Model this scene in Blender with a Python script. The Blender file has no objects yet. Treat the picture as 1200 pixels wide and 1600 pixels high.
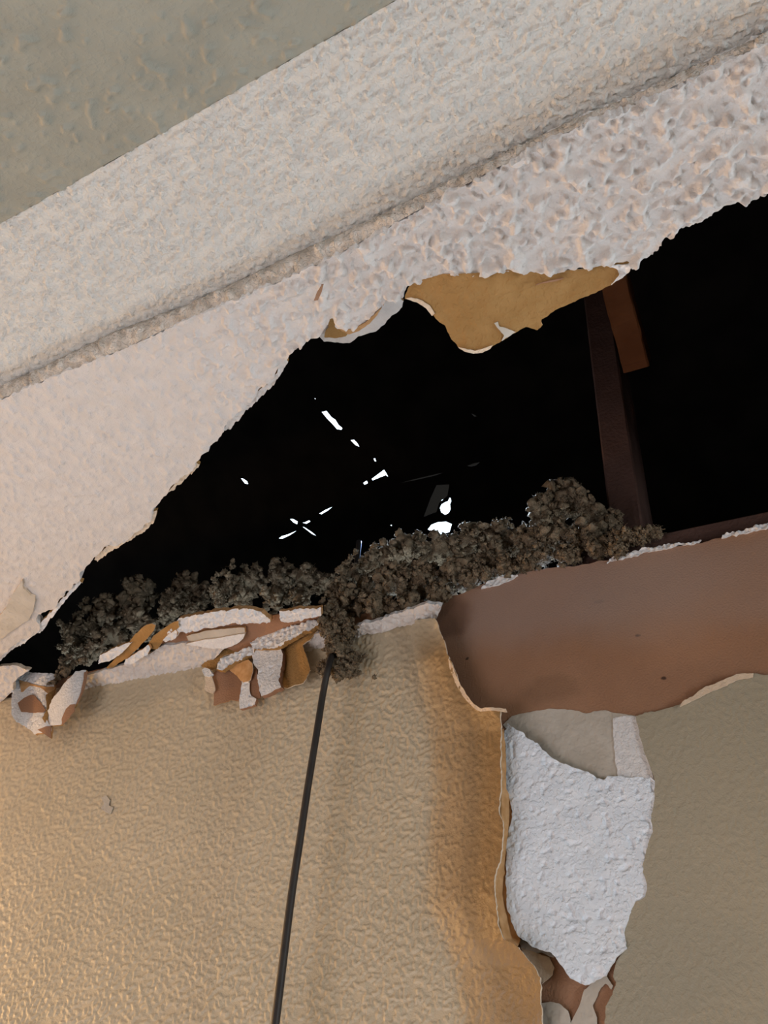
import bpy, math, random
import numpy as np
from mathutils import Vector, Matrix
from mathutils.geometry import tessellate_polygon

# ------------------------------------------------------------------ camera geometry (the photograph treated as 1200 x 1600)
FPX = 1200.0
u_c = np.array([180.0, -1472.0, 1200.0]); u_c /= np.linalg.norm(u_c)          # world up, in camera axes (x right, y down, z forward)
d_c = np.array([-2570.0, 664.0, 1200.0]); d_c -= u_c * d_c.dot(u_c); d_c /= np.linalg.norm(d_c)
X_c = -d_c                                                                    # along the wall, to the right
Y_c = np.cross(u_c, X_c)                                                      # into the wall
R_wc = np.array([X_c, Y_c, u_c])                                              # camera axes -> world axes
CAM_Z = 1.9
CAM = np.array([0.0, 0.0, CAM_Z])
WALL_Y = 0.70                                                                 # the wall face
CEIL = 0.484                                                                  # lower ceiling, above the camera
STEP = 0.020                                                                  # the step up to the next ceiling band

scene = bpy.context.scene
col = scene.collection
cam_d = bpy.data.cameras.new('camera'); cam = bpy.data.objects.new('camera', cam_d); col.objects.link(cam)
cam_d.sensor_fit = 'VERTICAL'; cam_d.sensor_height = 24.0; cam_d.lens = FPX / 1600.0 * 24.0
cam_d.clip_start = 0.01; cam_d.clip_end = 100
rx, ry, rz = R_wc @ np.array([1, 0, 0]), R_wc @ np.array([0, -1, 0]), R_wc @ np.array([0, 0, -1])
cam.matrix_world = Matrix(((rx[0], ry[0], rz[0], 0), (rx[1], ry[1], rz[1], 0), (rx[2], ry[2], rz[2], CAM_Z), (0, 0, 0, 1)))
scene.camera = cam

# ------------------------------------------------------------------ sky, lamps, exposure
world = bpy.data.worlds.new('sky'); scene.world = world; world.use_nodes = True
bg = world.node_tree.nodes['Background']; bg.inputs['Color'].default_value = (0.72, 0.87, 1.0, 1); bg.inputs['Strength'].default_value = 4.0

def lamp(name, kind, loc, color, power, target=None, size=0.2, size_y=None, spot=None):
    d = bpy.data.lights.new(name, kind); d.color = color; d.energy = power
    if kind == 'AREA':
        d.size = size
        if size_y: d.shape = 'RECTANGLE'; d.size_y = size_y
    else:
        d.shadow_soft_size = size
    if kind == 'SPOT': d.spot_size = math.radians(spot); d.spot_blend = 0.3
    o = bpy.data.objects.new(name, d); col.objects.link(o)
    o.location = (loc[0], loc[1], loc[2] + CAM_Z)
    if target is not None:
        v = Vector(target) - Vector(loc); o.rotation_euler = v.to_track_quat('-Z', 'Y').to_euler()
    return o

lamp('warm_room_lamp', 'POINT', (-2.7, 0.30, -0.08), (1.0, 0.60, 0.26), 64.0, size=0.06)
lamp('window_daylight', 'AREA', (2.05, -0.12, -0.10), (0.88, 0.95, 1.0), 22.0, target=(-0.4, 0.6, 0.2), size=0.35, size_y=0.8)
lamp('work_light', 'AREA', (-0.95, -0.70, -0.70), (1.0, 0.93, 0.97), 8.6, target=(-0.55, 0.5, 0.3), size=0.9)
lamp('ceiling_fill', 'AREA', (-0.80, -0.05, -1.10), (1.0, 0.94, 0.93), 4.2, target=(-0.70, 0.22, 0.5), size=0.8)  # unseen area lamp added below to brighten the ceilings
scene.view_settings.view_transform = 'Standard'; scene.view_settings.look = 'None'
scene.view_settings.gamma = 1.0; scene.view_settings.use_curve_mapping = False
scene.view_settings.exposure = 0.0

# ------------------------------------------------------------------ rays and surfaces
def rays(px, py):
    c = np.stack([np.asarray(px, float) - 600.0, np.asarray(py, float) - 800.0, np.full(np.shape(px), FPX)], -1)
    return c @ R_wc.T

def plane_surf(point, normal, off=None):
    """points where the sight lines meet a plane; off(px, py) in metres shifts the plane along its normal"""
    p = np.array(point, float); n = np.array(normal, float); n /= np.linalg.norm(n)
    def f(px, py):
        d = rays(px, py); k = p.dot(n)
        if callable(off): k = k + off(px, py)
        elif off: k = k + off
        return d * (k / (d @ n))[..., None]
    f.n = n
    return f

def at_y(px, py, y):
    d = rays(np.array([px]), np.array([py]))[0]
    return d * (y / d[1])
def at_z(px, py, z):
    d = rays(np.array([px]), np.array([py]))[0]
    return d * (z / d[2])

# ------------------------------------------------------------------ noise
def _hash(ix, iy, iz, seed):
    h = (ix * 374761393 + iy * 668265263 + iz * 2147483647 + seed * 1274126177) & 0xFFFFFFFF
    h = ((h ^ (h >> 13)) * 1274126177) & 0xFFFFFFFF
    h = ((h ^ (h >> 15)) * 2246822519) & 0xFFFFFFFF
    return h ^ (h >> 16)
_G = np.array([[1,1,0],[-1,1,0],[1,-1,0],[-1,-1,0],[1,0,1],[-1,0,1],[1,0,-1],[-1,0,-1],[0,1,1],[0,-1,1],[0,1,-1],[0,-1,-1],[1,1,0],[-1,1,0],[0,-1,1],[0,-1,-1]], float)
def perlin(P, seed=0):
    P = np.asarray(P, float); i = np.floor(P).astype(np.int64); f = P - i
    w = f * f * f * (f * (f * 6 - 15) + 10)
    out = np.zeros(P.shape[:-1])
    for dx in (0, 1):
        for dy in (0, 1):
            for dz in (0, 1):
                g = _G[_hash(i[..., 0] + dx, i[..., 1] + dy, i[..., 2] + dz, seed) & 15]
                d = f - np.array([dx, dy, dz])
                ww = (w[..., 0] if dx else 1 - w[..., 0]) * (w[..., 1] if dy else 1 - w[..., 1]) * (w[..., 2] if dz else 1 - w[..., 2])
                out += ww * (g * d).sum(-1)
    return out
def sstep(a, b, x):
    t = np.clip((x - a) / (b - a), 0, 1); return t * t * (3 - 2 * t)

# ------------------------------------------------------------------ mesh building
def link_mesh(name, V, faces, mats, parent=None, fmat=None, smooth=None):
    """V in camera-relative world axes; faces: list of int arrays (k,3) or (k,4); the origin is put at the base"""
    V = np.asarray(V, float) + np.array([0, 0, CAM_Z])
    lo, hi = V.min(0), V.max(0)
    org = np.array([(lo[0] + hi[0]) / 2, (lo[1] + hi[1]) / 2, lo[2]])
    if parent is not None: org = np.array(parent['org'])
    me = bpy.data.meshes.new(name)
    me.vertices.add(len(V)); me.vertices.foreach_set('co', (V - org).astype(np.float32).ravel())
    nl = sum(f.size for f in faces); nf = sum(len(f) for f in faces)
    me.loops.add(nl); me.polygons.add(nf)
    me.loops.foreach_set('vertex_index', np.concatenate([f.ravel() for f in faces]).astype(np.int32))
    tot = np.concatenate([np.full(len(f), f.shape[1]) for f in faces]).astype(np.int32)
    me.polygons.foreach_set('loop_start', np.concatenate([[0], np.cumsum(tot)[:-1]]).astype(np.int32))
    try: me.polygons.foreach_set('loop_total', tot)
    except Exception: pass
    for m in mats: me.materials.append(m)
    if fmat is not None: me.polygons.foreach_set('material_index', np.asarray(fmat, np.int32))
    sm = np.ones(nf, bool) if smooth is None else np.asarray(smooth, bool)
    me.polygons.foreach_set('use_smooth', sm)
    me.update(calc_edges=True); me.validate()
    o = bpy.data.objects.new(name, me); col.objects.link(o)
    if parent is not None: o.parent = parent
    else: o.location = org
    o['org'] = [float(v) for v in org]
    return o

def tag(o, label=None, cat=None, group=None, kind=None):
    if label: o['label'] = label
    if cat: o['category'] = cat
    if group: o['group'] = group
    if kind: o['kind'] = kind
    return o

def empty(name, p):
    o = bpy.data.objects.new(name, None); col.objects.link(o); o.empty_display_size = 0.03
    org = [float(p[0]), float(p[1]), float(p[2] + CAM_Z)]
    o.location = org; o['org'] = org
    return o

def torn(poly, step, amp, seed, frame=(-60, 1260)):
    """a closed outline cut into short runs with a ragged, fibrous edge"""
    P = np.array(poly, float); Q = np.roll(P, -1, 0); out = []; s0 = 0.0
    for a, b in zip(P, Q):
        L = np.hypot(*(b - a)); n = max(1, int(round(L / step)))
        if L > 500: n = max(1, int(round(L / 40)))
        t = np.arange(n) / n
        pts = a + (b - a) * t[:, None]
        if amp and L < 500:
            nrm = np.array([-(b - a)[1], (b - a)[0]]) / max(L, 1e-6)
            s = s0 + t * L
            z = np.full(n, 0.5)
            k = perlin(np.stack([s / 14.0, z, z], -1), seed) * 1.3 + perlin(np.stack([s / 5.0, z, z], -1), seed + 1) * 0.9
            pts = pts + nrm * (k * amp * np.minimum(1, L / 12.0))[:, None]
        s0 += L; out.append(pts)
    return np.concatenate(out)

def inside(polys, xs, ys):
    A = np.concatenate(polys); B = np.concatenate([np.roll(p, -1, 0) for p in polys])
    M = np.zeros((len(ys), len(xs)), bool)
    for j, y in enumerate(ys):
        c = (A[:, 1] <= y) != (B[:, 1] <= y)
        if not c.any(): continue
        a, b = A[c], B[c]
        xc = np.sort(a[:, 0] + (y - a[:, 1]) / (b[:, 1] - a[:, 1]) * (b[:, 0] - a[:, 0]))
        M[j] = np.searchsorted(xc, xs) % 2 == 1
    return M

def snap(pts, polys):
    A = np.concatenate(polys); B = np.concatenate([np.roll(p, -1, 0) for p in polys]); D = B - A
    LL = np.maximum((D ** 2).sum(1), 1e-9); out = np.empty_like(pts)
    for s in range(0, len(pts), 1500):
        p = pts[s:s + 1500]
        t = np.clip((((p[:, None] - A) * D).sum(-1)) / LL, 0, 1)
        q = A + t[..., None] * D
        k = ((p[:, None] - q) ** 2).sum(-1).argmin(1)
        out[s:s + 1500] = q[np.arange(len(p)), k]
    return out

def sheet(name, polys, surf, step, mat, thick=0.002, back=None, disp=None, dispdir=None, edge=None, amp=1.2, seed=1, parent=None, rimflat=True):
    """a layer with a torn outline: a fine grid clipped to the outline and laid on a surface, then given thickness"""
    if not isinstance(polys[0][0], (list, tuple, np.ndarray)): polys = [polys]
    P = [torn(p, max(step, 1.5), amp, seed + 7 * i) for i, p in enumerate(polys)]
    allp = np.concatenate(P); lo, hi = allp.min(0) - step, allp.max(0) + step
    xs = np.arange(lo[0] + 0.013, hi[0] + step, step); ys = np.arange(lo[1] + 0.017, hi[1] + step, step)
    M = inside(P, xs, ys)
    cell = M[:-1, :-1] | M[1:, :-1] | M[:-1, 1:] | M[1:, 1:]
    use = np.zeros_like(M); use[:-1, :-1] |= cell; use[1:, :-1] |= cell; use[:-1, 1:] |= cell; use[1:, 1:] |= cell
    idx = -np.ones(M.shape, int); idx[use] = np.arange(use.sum())
    gx, gy = np.meshgrid(xs, ys); pts = np.stack([gx[use], gy[use]], -1)
    o = ~M[use]; pts[o] = snap(pts[o], P)
    V = surf(pts[:, 0], pts[:, 1])
    bd = np.array(back if back is not None else -surf.n, float); bd /= np.linalg.norm(bd)
    base = V.copy()
    if disp is not None:
        dd = np.array(dispdir if dispdir is not None else -bd, float)
        V = V + disp(V)[:, None] * dd
    j, i = np.nonzero(cell)
    F = np.stack([idx[j, i], idx[j, i + 1], idx[j + 1, i + 1], idx[j + 1, i]], -1)
    # orientation: faces look towards -bd
    a, b, c = V[F[:, 0]], V[F[:, 1]], V[F[:, 3]]
    if (np.cross(b - a, c - a) @ bd).sum() > 0: F = F[:, ::-1]
    E = np.concatenate([F[:, [0, 1]], F[:, [1, 2]], F[:, [2, 3]], F[:, [3, 0]]])
    key = np.sort(E, 1); key = key[:, 0] * (len(V) + 1) + key[:, 1]
    uq, inv, cnt = np.unique(key, return_inverse=True, return_counts=True)
    be = E[cnt[inv] == 1]
    n0 = len(V); bv = np.unique(be); mp = np.zeros(n0, int); mp[bv] = n0 + np.arange(len(bv))
    rim = base[bv] + bd * thick
    mp2 = np.zeros(n0, int); mp2[bv] = n0 + len(bv) + np.arange(len(bv))                   # doubled rim so the edge shades sharply
    V2 = np.concatenate([V, rim, V[bv]])
    S = np.stack([mp2[be[:, 1]], mp2[be[:, 0]], mp[be[:, 0]], mp[be[:, 1]]], -1)
    faces = [F, S]; fm = np.concatenate([np.zeros(len(F)), np.ones(len(S))]); sm = np.concatenate([np.ones(len(F), bool), np.zeros(len(S), bool)])
    # closing back, coarse: same grid for small pieces
    if len(F) < 30000:
        Vb = base + bd * thick; nb = len(V2)
        V2 = np.concatenate([V2, Vb]); faces.append(F[:, ::-1] + nb)
        fm = np.concatenate([fm, np.ones(len(F))]); sm = np.concatenate([sm, np.ones(len(F), bool)])
    return link_mesh(name, V2, faces, [mat, edge or mat], parent, fm, sm)

def box_pts(lo, hi):
    x0, y0, z0 = lo; x1, y1, z1 = hi
    V = np.array([(x0,y0,z0),(x1,y0,z0),(x1,y1,z0),(x0,y1,z0),(x0,y0,z1),(x1,y0,z1),(x1,y1,z1),(x0,y1,z1)], float)
    F = np.array([(0,3,2,1),(4,5,6,7),(0,1,5,4),(1,2,6,5),(2,3,7,6),(3,0,4,7)])
    return V, F
def box(name, lo, hi, mat, parent=None):
    V, F = box_pts(lo, hi); return link_mesh(name, V, [F], [mat], parent, None, np.zeros(6, bool))

def board(name, p0, p1, side, w, t, mat, seed=0, nseg=40):
    """a sawn board from p0 to p1 with slightly eased, wavering edges"""
    p0, p1 = np.array(p0, float), np.array(p1, float); ax = (p1 - p0); L = np.linalg.norm(ax); ax /= L
    s = np.array(side, float); s -= ax * s.dot(ax); s /= np.linalg.norm(s); n = np.cross(ax, s)
    e = min(w, t) * 0.06
    prof = [(-w/2+e,-t/2),(w/2-e,-t/2),(w/2,-t/2+e),(w/2,t/2-e),(w/2-e,t/2),(-w/2+e,t/2),(-w/2,t/2-e),(-w/2,-t/2+e)]
    V = []
    for k in range(nseg + 1):
        c = p0 + ax * L * k / nseg
        for q, (a, b) in enumerate(prof):
            r = perlin(np.array([[k * 0.37, q * 3.1, seed + 0.5]]), 5)[0] * 0.0012
            V.append(c + s * (a + r) + n * (b + r))
    F = [(k*8+q, k*8+(q+1) % 8, (k+1)*8+(q+1) % 8, (k+1)*8+q) for k in range(nseg) for q in range(8)]
    V = np.array(V); m = len(V); V = np.concatenate([V, [p0, p1]])
    T = [(m, (q+1) % 8, q) for q in range(8)] + [(m+1, nseg*8+q, nseg*8+(q+1) % 8) for q in range(8)]
    return link_mesh(name, V, [np.array(F), np.array(T)], [mat], None, None, np.zeros(len(F)+len(T), bool))

def tube(name, path, rad, mat, parent=None, nside=12):
    P = np.array(path, float); t = np.linspace(0, len(P) - 1, (len(P) - 1) * 6 + 1)
    # Catmull-Rom
    Q = []
    for v in t:
        i = min(int(v), len(P) - 2); f = v - i
        a, b, c, d = P[max(i-1, 0)], P[i], P[i+1], P[min(i+2, len(P)-1)]
        Q.append(0.5 * ((2*b) + (-a+c)*f + (2*a-5*b+4*c-d)*f*f + (-a+3*b-3*c+d)*f**3))
    Q = np.array(Q); T = np.gradient(Q, axis=0); T /= np.linalg.norm(T, axis=1)[:, None]
    ref = np.array([1.0, 0, 0]); V = []
    for q, tt in zip(Q, T):
        s = ref - tt * ref.dot(tt); s /= np.linalg.norm(s); n = np.cross(tt, s)
        for k in range(nside):
            a = 2*math.pi*k/nside; V.append(q + rad*(math.cos(a)*s + math.sin(a)*n))
    m = len(Q)
    F = [(k*nside+q, k*nside+(q+1) % nside, (k+1)*nside+(q+1) % nside, (k+1)*nside+q) for k in range(m-1) for q in range(nside)]
    V += [Q[0], Q[-1]]; c = m*nside
    T3 = [(c, (q+1) % nside, q) for q in range(nside)] + [(c+1, (m-1)*nside+q, (m-1)*nside+(q+1) % nside) for q in range(nside)]
    return link_mesh(name, np.array(V), [np.array(F), np.array(T3)], [mat], parent)

# ------------------------------------------------------------------ materials
def srgb(r, g, b):
    f = lambda c: (c/12.92 if c <= 0.04045 else ((c+0.055)/1.055)**2.4)
    return (f(r/255), f(g/255), f(b/255), 1)

def mat(name, c0, c1=None, rough=0.8, spec=0.3, scale=40, detail=4, bumps=(), lo=0.35, hi=0.65, coords='World'):
    """noise between two colours; bumps = list of (scale, distance, low, high) stacked"""
    m = bpy.data.materials.new(name); m.use_nodes = True; nt = m.node_tree; N, L = nt.nodes, nt.links
    p = N['Principled BSDF']; p.inputs['Roughness'].default_value = rough; p.inputs['Specular IOR Level'].default_value = spec
    g = N.new('ShaderNodeNewGeometry'); pos = g.outputs['Position']
    if c1 is None: p.inputs['Base Color'].default_value = c0
    else:
        n = N.new('ShaderNodeTexNoise'); n.inputs['Scale'].default_value = scale; n.inputs['Detail'].default_value = detail
        L.new(pos, n.inputs['Vector'])
        r = N.new('ShaderNodeMapRange'); r.inputs[1].default_value = lo; r.inputs[2].default_value = hi; L.new(n.outputs['Fac'], r.inputs[0])
        x = N.new('ShaderNodeMix'); x.data_type = 'RGBA'; x.inputs[6].default_value = c0; x.inputs[7].default_value = c1
        L.new(r.outputs[0], x.inputs[0]); L.new(x.outputs[2], p.inputs['Base Color'])
        m['mix'] = x.name
    prev = None
    for sc, dist, a, b in bumps:
        n = N.new('ShaderNodeTexNoise'); n.inputs['Scale'].default_value = sc; n.inputs['Detail'].default_value = 2.0
        L.new(pos, n.inputs['Vector'])
        r = N.new('ShaderNodeMapRange'); r.interpolation_type = 'SMOOTHSTEP'; r.inputs[1].default_value = a; r.inputs[2].default_value = b
        L.new(n.outputs['Fac'], r.inputs[0])
        bp = N.new('ShaderNodeBump'); bp.inputs['Distance'].default_value = dist; bp.inputs['Strength'].default_value = 1.0
        L.new(r.outputs[0], bp.inputs['Height'])
        if prev: L.new(prev.outputs['Normal'], bp.inputs['Normal'])
        prev = bp
    if prev: L.new(prev.outputs['Normal'], p.inputs['Normal'])
    return m

def by_attribute(m, attr, colour):
    nt = m.node_tree; N, L = nt.nodes, nt.links; p = N['Principled BSDF']
    a = N.new('ShaderNodeAttribute'); a.attribute_name = attr
    x = N.new('ShaderNodeMix'); x.data_type = 'RGBA'; x.inputs[7].default_value = colour
    L.new(p.inputs['Base Color'].links[0].from_socket, x.inputs[6]); L.new(a.outputs['Fac'], x.inputs[0]); L.new(x.outputs[2], p.inputs['Base Color'])
def set_attribute(o, attr, fn):
    n = len(o.data.vertices); c = np.empty(n * 3, np.float32); o.data.vertices.foreach_get('co', c)
    w = c.reshape(-1, 3) + np.array(o['org']) - CAM
    q = w @ R_wc; px = q[:, 0] / q[:, 2] * FPX + 600; py = q[:, 1] / q[:, 2] * FPX + 800
    at = o.data.attributes.new(attr, 'FLOAT', 'POINT'); at.data.foreach_set('value', fn(px, py, w).astype(np.float32))

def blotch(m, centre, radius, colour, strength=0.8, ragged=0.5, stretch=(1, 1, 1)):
    """a stain, or painted shade, of its own shape, mixed over a material's colour at a place on the surface"""
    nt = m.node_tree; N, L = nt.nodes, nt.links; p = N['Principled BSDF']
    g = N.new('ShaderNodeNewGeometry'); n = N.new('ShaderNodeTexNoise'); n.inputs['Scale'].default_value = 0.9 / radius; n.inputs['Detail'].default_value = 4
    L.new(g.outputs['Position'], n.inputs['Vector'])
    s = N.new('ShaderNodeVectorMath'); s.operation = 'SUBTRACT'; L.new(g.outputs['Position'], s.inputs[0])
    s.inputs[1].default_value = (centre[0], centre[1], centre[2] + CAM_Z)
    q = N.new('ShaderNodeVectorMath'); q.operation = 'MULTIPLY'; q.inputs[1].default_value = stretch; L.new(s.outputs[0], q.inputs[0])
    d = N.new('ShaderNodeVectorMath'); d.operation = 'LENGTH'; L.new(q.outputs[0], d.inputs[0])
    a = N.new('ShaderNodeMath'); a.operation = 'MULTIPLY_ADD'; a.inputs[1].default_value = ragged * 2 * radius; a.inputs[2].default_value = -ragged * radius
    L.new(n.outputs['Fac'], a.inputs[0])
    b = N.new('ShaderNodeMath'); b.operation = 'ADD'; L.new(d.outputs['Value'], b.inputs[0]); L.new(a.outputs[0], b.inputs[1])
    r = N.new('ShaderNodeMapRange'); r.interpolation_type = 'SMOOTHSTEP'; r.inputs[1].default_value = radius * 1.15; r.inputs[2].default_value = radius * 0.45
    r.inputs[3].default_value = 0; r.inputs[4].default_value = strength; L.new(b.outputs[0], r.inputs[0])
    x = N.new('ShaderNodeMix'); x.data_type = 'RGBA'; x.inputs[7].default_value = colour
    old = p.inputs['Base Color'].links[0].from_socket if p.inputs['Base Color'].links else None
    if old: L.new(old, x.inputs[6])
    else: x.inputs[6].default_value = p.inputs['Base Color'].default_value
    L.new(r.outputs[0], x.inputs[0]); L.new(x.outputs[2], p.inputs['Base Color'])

M = {}
M['paint'] = mat('wall_paint', (0.50,0.425,0.305,1), (0.54,0.46,0.335,1), rough=0.42, spec=0.45, scale=9, bumps=((700, 0.0001, 0.4, 0.65),))
M['popcorn'] = mat('rough_ceiling_plaster', (0.56,0.53,0.51,1), (0.61,0.58,0.56,1), rough=0.75, spec=0.25, scale=60, bumps=((600, 0.0002, 0.4, 0.66),))
M['fine'] = mat('fine_ceiling_plaster', (0.555,0.55,0.525,1), (0.605,0.60,0.57,1), rough=0.75, spec=0.25, scale=90, bumps=((340, 0.0004, 0.35, 0.62),))
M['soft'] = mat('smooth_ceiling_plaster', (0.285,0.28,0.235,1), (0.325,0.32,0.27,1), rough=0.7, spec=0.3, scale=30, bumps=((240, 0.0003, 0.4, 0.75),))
M['strip'] = mat('shaded_step_plaster', (0.42,0.38,0.33,1), (0.62,0.58,0.53,1), rough=0.8, scale=110, bumps=((380, 0.0008, 0.4, 0.66),))
M['gypsum'] = mat('broken_gypsum', (0.66,0.66,0.67,1), (0.74,0.74,0.75,1), rough=0.95, spec=0.1, scale=160, bumps=((300, 0.0003, 0.6, 0.4),))
M['scraped'] = mat('scraped_gypsum', (0.73,0.80,0.89,1), (0.80,0.86,0.94,1), rough=0.95, spec=0.1, scale=70, bumps=((260, 0.0004, 0.56, 0.36),))
M['paper'] = mat('brown_backing_paper', (0.30,0.165,0.10,1), (0.345,0.195,0.12,1), rough=0.85, spec=0.15, scale=14, bumps=((500, 0.0002, 0.3, 0.7),))
M['tan'] = mat('tan_paper', (0.31,0.175,0.062,1), (0.36,0.21,0.08,1), rough=0.85, spec=0.15, scale=50, bumps=((300, 0.0004, 0.4, 0.7),))
M['orange'] = mat('torn_orange_paper', (0.44,0.24,0.10,1), (0.56,0.34,0.17,1), rough=0.9, spec=0.1, scale=120)
M['cream'] = mat('cream_paper_edge', (0.62,0.50,0.38,1), (0.70,0.58,0.45,1), rough=0.9, spec=0.1, scale=120, bumps=((500, 0.0003, 0.3, 0.7),))
M['smear'] = mat('dried_joint_compound', (0.46,0.42,0.36,1), (0.54,0.50,0.44,1), rough=0.8, spec=0.2, scale=30, bumps=((120, 0.0005, 0.3, 0.7),))
M['wool'] = mat('loose_grey_wool', (0.17,0.13,0.088,1), (0.32,0.25,0.17,1), rough=1.0, spec=0.0, scale=130, bumps=((900, 0.0009, 0.3, 0.7),))
M['wood'] = mat('old_framing_wood', (0.075,0.042,0.034,1), (0.095,0.054,0.044,1), rough=0.85, spec=0.1, scale=25, bumps=((200, 0.0004, 0.3, 0.7),))
M['brace'] = mat('warm_lit_framing_wood', (0.10,0.036,0.014,1), (0.13,0.05,0.02,1), rough=0.85, spec=0.1, scale=25)  # the warm light on the brace is put into this orange
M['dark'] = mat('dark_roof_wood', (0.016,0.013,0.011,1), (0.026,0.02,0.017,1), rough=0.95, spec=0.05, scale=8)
M['cable'] = mat('dark_cable_jacket', (0.022,0.019,0.018,1), (0.03,0.026,0.024,1), rough=0.5, spec=0.4, scale=60)
M['floor'] = mat('worn_floor_boards', (0.30,0.24,0.18,1), (0.36,0.29,0.22,1), rough=0.6, scale=3)
M['room'] = mat('plain_room_paint', (0.58,0.54,0.46,1), (0.62,0.58,0.50,1), rough=0.7, scale=5, bumps=((300, 0.0006, 0.4, 0.65),))
mt = bpy.data.materials.new('thin_milky_plastic'); mt.use_nodes = True
mt.node_tree.nodes.remove(mt.node_tree.nodes['Principled BSDF'])
_t = mt.node_tree.nodes.new('ShaderNodeBsdfTranslucent'); _t.inputs['Color'].default_value = (0.07, 0.062, 0.055, 1)
mt.node_tree.links.new(_t.outputs[0], mt.node_tree.nodes['Material Output'].inputs[0]); M['milky'] = mt

# ------------------------------------------------------------------ relief of the plasters (metres, outwards)
def relief_lower_ceiling(P):
    k = 0.85 + 1.1 * sstep(-0.45, -0.15, P[:, 0])
    a = sstep(0.08, 0.42, perlin(P * np.array([190, 190, 60]), 11)); b = sstep(0.05, 0.5, perlin(P * np.array([115, 115, 40]), 12))
    c = perlin(P * 320, 13)
    g = 0.95 + 0.15 * sstep(-0.6, -0.25, P[:, 0])
    return (0.0015 * a + 0.0015 * b * k + 0.0002 * c) * k * g * 0.85
def relief_fine(P):
    return 0.0019 * sstep(0.12, 0.36, perlin(P * 260, 21)) + 0.0002 * perlin(P * 90, 22)
def relief_soft(P):
    return 0.0022 * sstep(0.18, 0.5, perlin(P * np.array([130, 130, 130]), 31)) + 0.0002 * perlin(P * 60, 32)
def relief_wall(P):
    k = 1.0 - 0.72 * sstep(-0.36, -0.20, P[:, 0]); dens = 0.10 * perlin(P * 18, 43)
    a = sstep(0.13, 0.27, perlin(P * np.array([340, 60, 215]), 41) + dens); b = sstep(0.20, 0.34, perlin(P * np.array([215, 60, 160]), 44) + dens)
    return k * (0.00105 * np.maximum(a, b) + 0.0002 * perlin(P * 60, 42))
def relief_rough(P):
    return 0.0022 * sstep(0.0, 0.45, perlin(P * 190, 51)) + 0.0010 * perlin(P * 420, 52)
def relief_scraped(P):
    return -0.0013 * sstep(0.22, 0.5, perlin(P * 170, 61)) + 0.0003 * perlin(P * 320, 62) + 0.001 * perlin(P * 40, 63)

# ------------------------------------------------------------------ the setting: ceilings
ceil_s = plane_surf((0, 0, CEIL), (0, 0, -1))
ceil_edge = [(-260,1235),(-150,1140),(-60,1068),(0,1028),(14,1016),(20,1007),(42,997),(64,982),(61,975),(52,969),(58,960),(85,948),(99,933),(103,925),(113,921),(127,905),(125,898),(150,871),(166,856),(181,851),
    (198,843),(215,830),(235,815),(241,794),(265,771),(267,760),(306,729),(306,721),(346,679),(351,671),(354,662),(400,621),(406,606),(425,592),(442,567),(471,537),(498,522),
    (512,504),(516,496),(522,500),(527,515),(552,513),(579,494),(606,469),(633,464),(638,446),(660,440),(692,429),(752,429),(801,423),(860,426),(915,420),(950,412),(982,407),(987,414),
    (1012,404),(1031,383),(1060,357),(1105,340),(1130,325),(1175,312),(1200,302),(1290,268),(1450,228)]
ridge_lo = [(-550,870),(-250,735),(0,624),(96,583),(196,544),(292,499),(358,472),(417,447),(500,411),(600,358),(700,303),(800,251),(900,200),(1020,151),(1185,73),(1450,-42)]
ridge_up = [(-550,842),(-250,713),(0,604),(75,571),(175,519),(300,474),(396,428),(458,397),(600,334),(700,287),(800,239),(900,191),(1020,143),(1185,66),(1450,-50)]
ceiling_a = sheet('ceiling', ceil_edge + ridge_lo[::-1] + [(-550,1235)], ceil_s, 2.1, M['popcorn'], thick=0.0127, back=(0,0,1), disp=relief_lower_ceiling, edge=M['gypsum'], amp=3.0, seed=3)
tag(ceiling_a, kind='structure')
# upper band, one step higher
up_s = plane_surf((0, 0, CEIL + STEP), (0, 0, -1))
line2 = [(-550,661),(0,350),(200,238),(400,124),(620,0),(1060,-249),(1450,-470)]
ceiling_b = sheet('ceiling', ridge_up + [(1450,-470)] + line2[:-1][::-1], up_s, 2.6, M['fine'], thick=0.0127, back=(0,0,1), disp=relief_fine, amp=0.5, seed=5)
tag(ceiling_b, kind='structure')
# inner slope beyond the crease
y2 = at_z(300, 180.5, CEIL + STEP)[1]
slope_s = plane_surf((0, y2, CEIL + STEP), (0, math.sin(math.radians(35)), -math.cos(math.radians(35))))
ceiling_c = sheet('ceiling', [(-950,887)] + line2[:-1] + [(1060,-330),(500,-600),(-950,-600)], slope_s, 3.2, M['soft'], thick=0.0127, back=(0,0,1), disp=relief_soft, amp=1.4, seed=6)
tag(ceiling_c, kind='structure')
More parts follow.
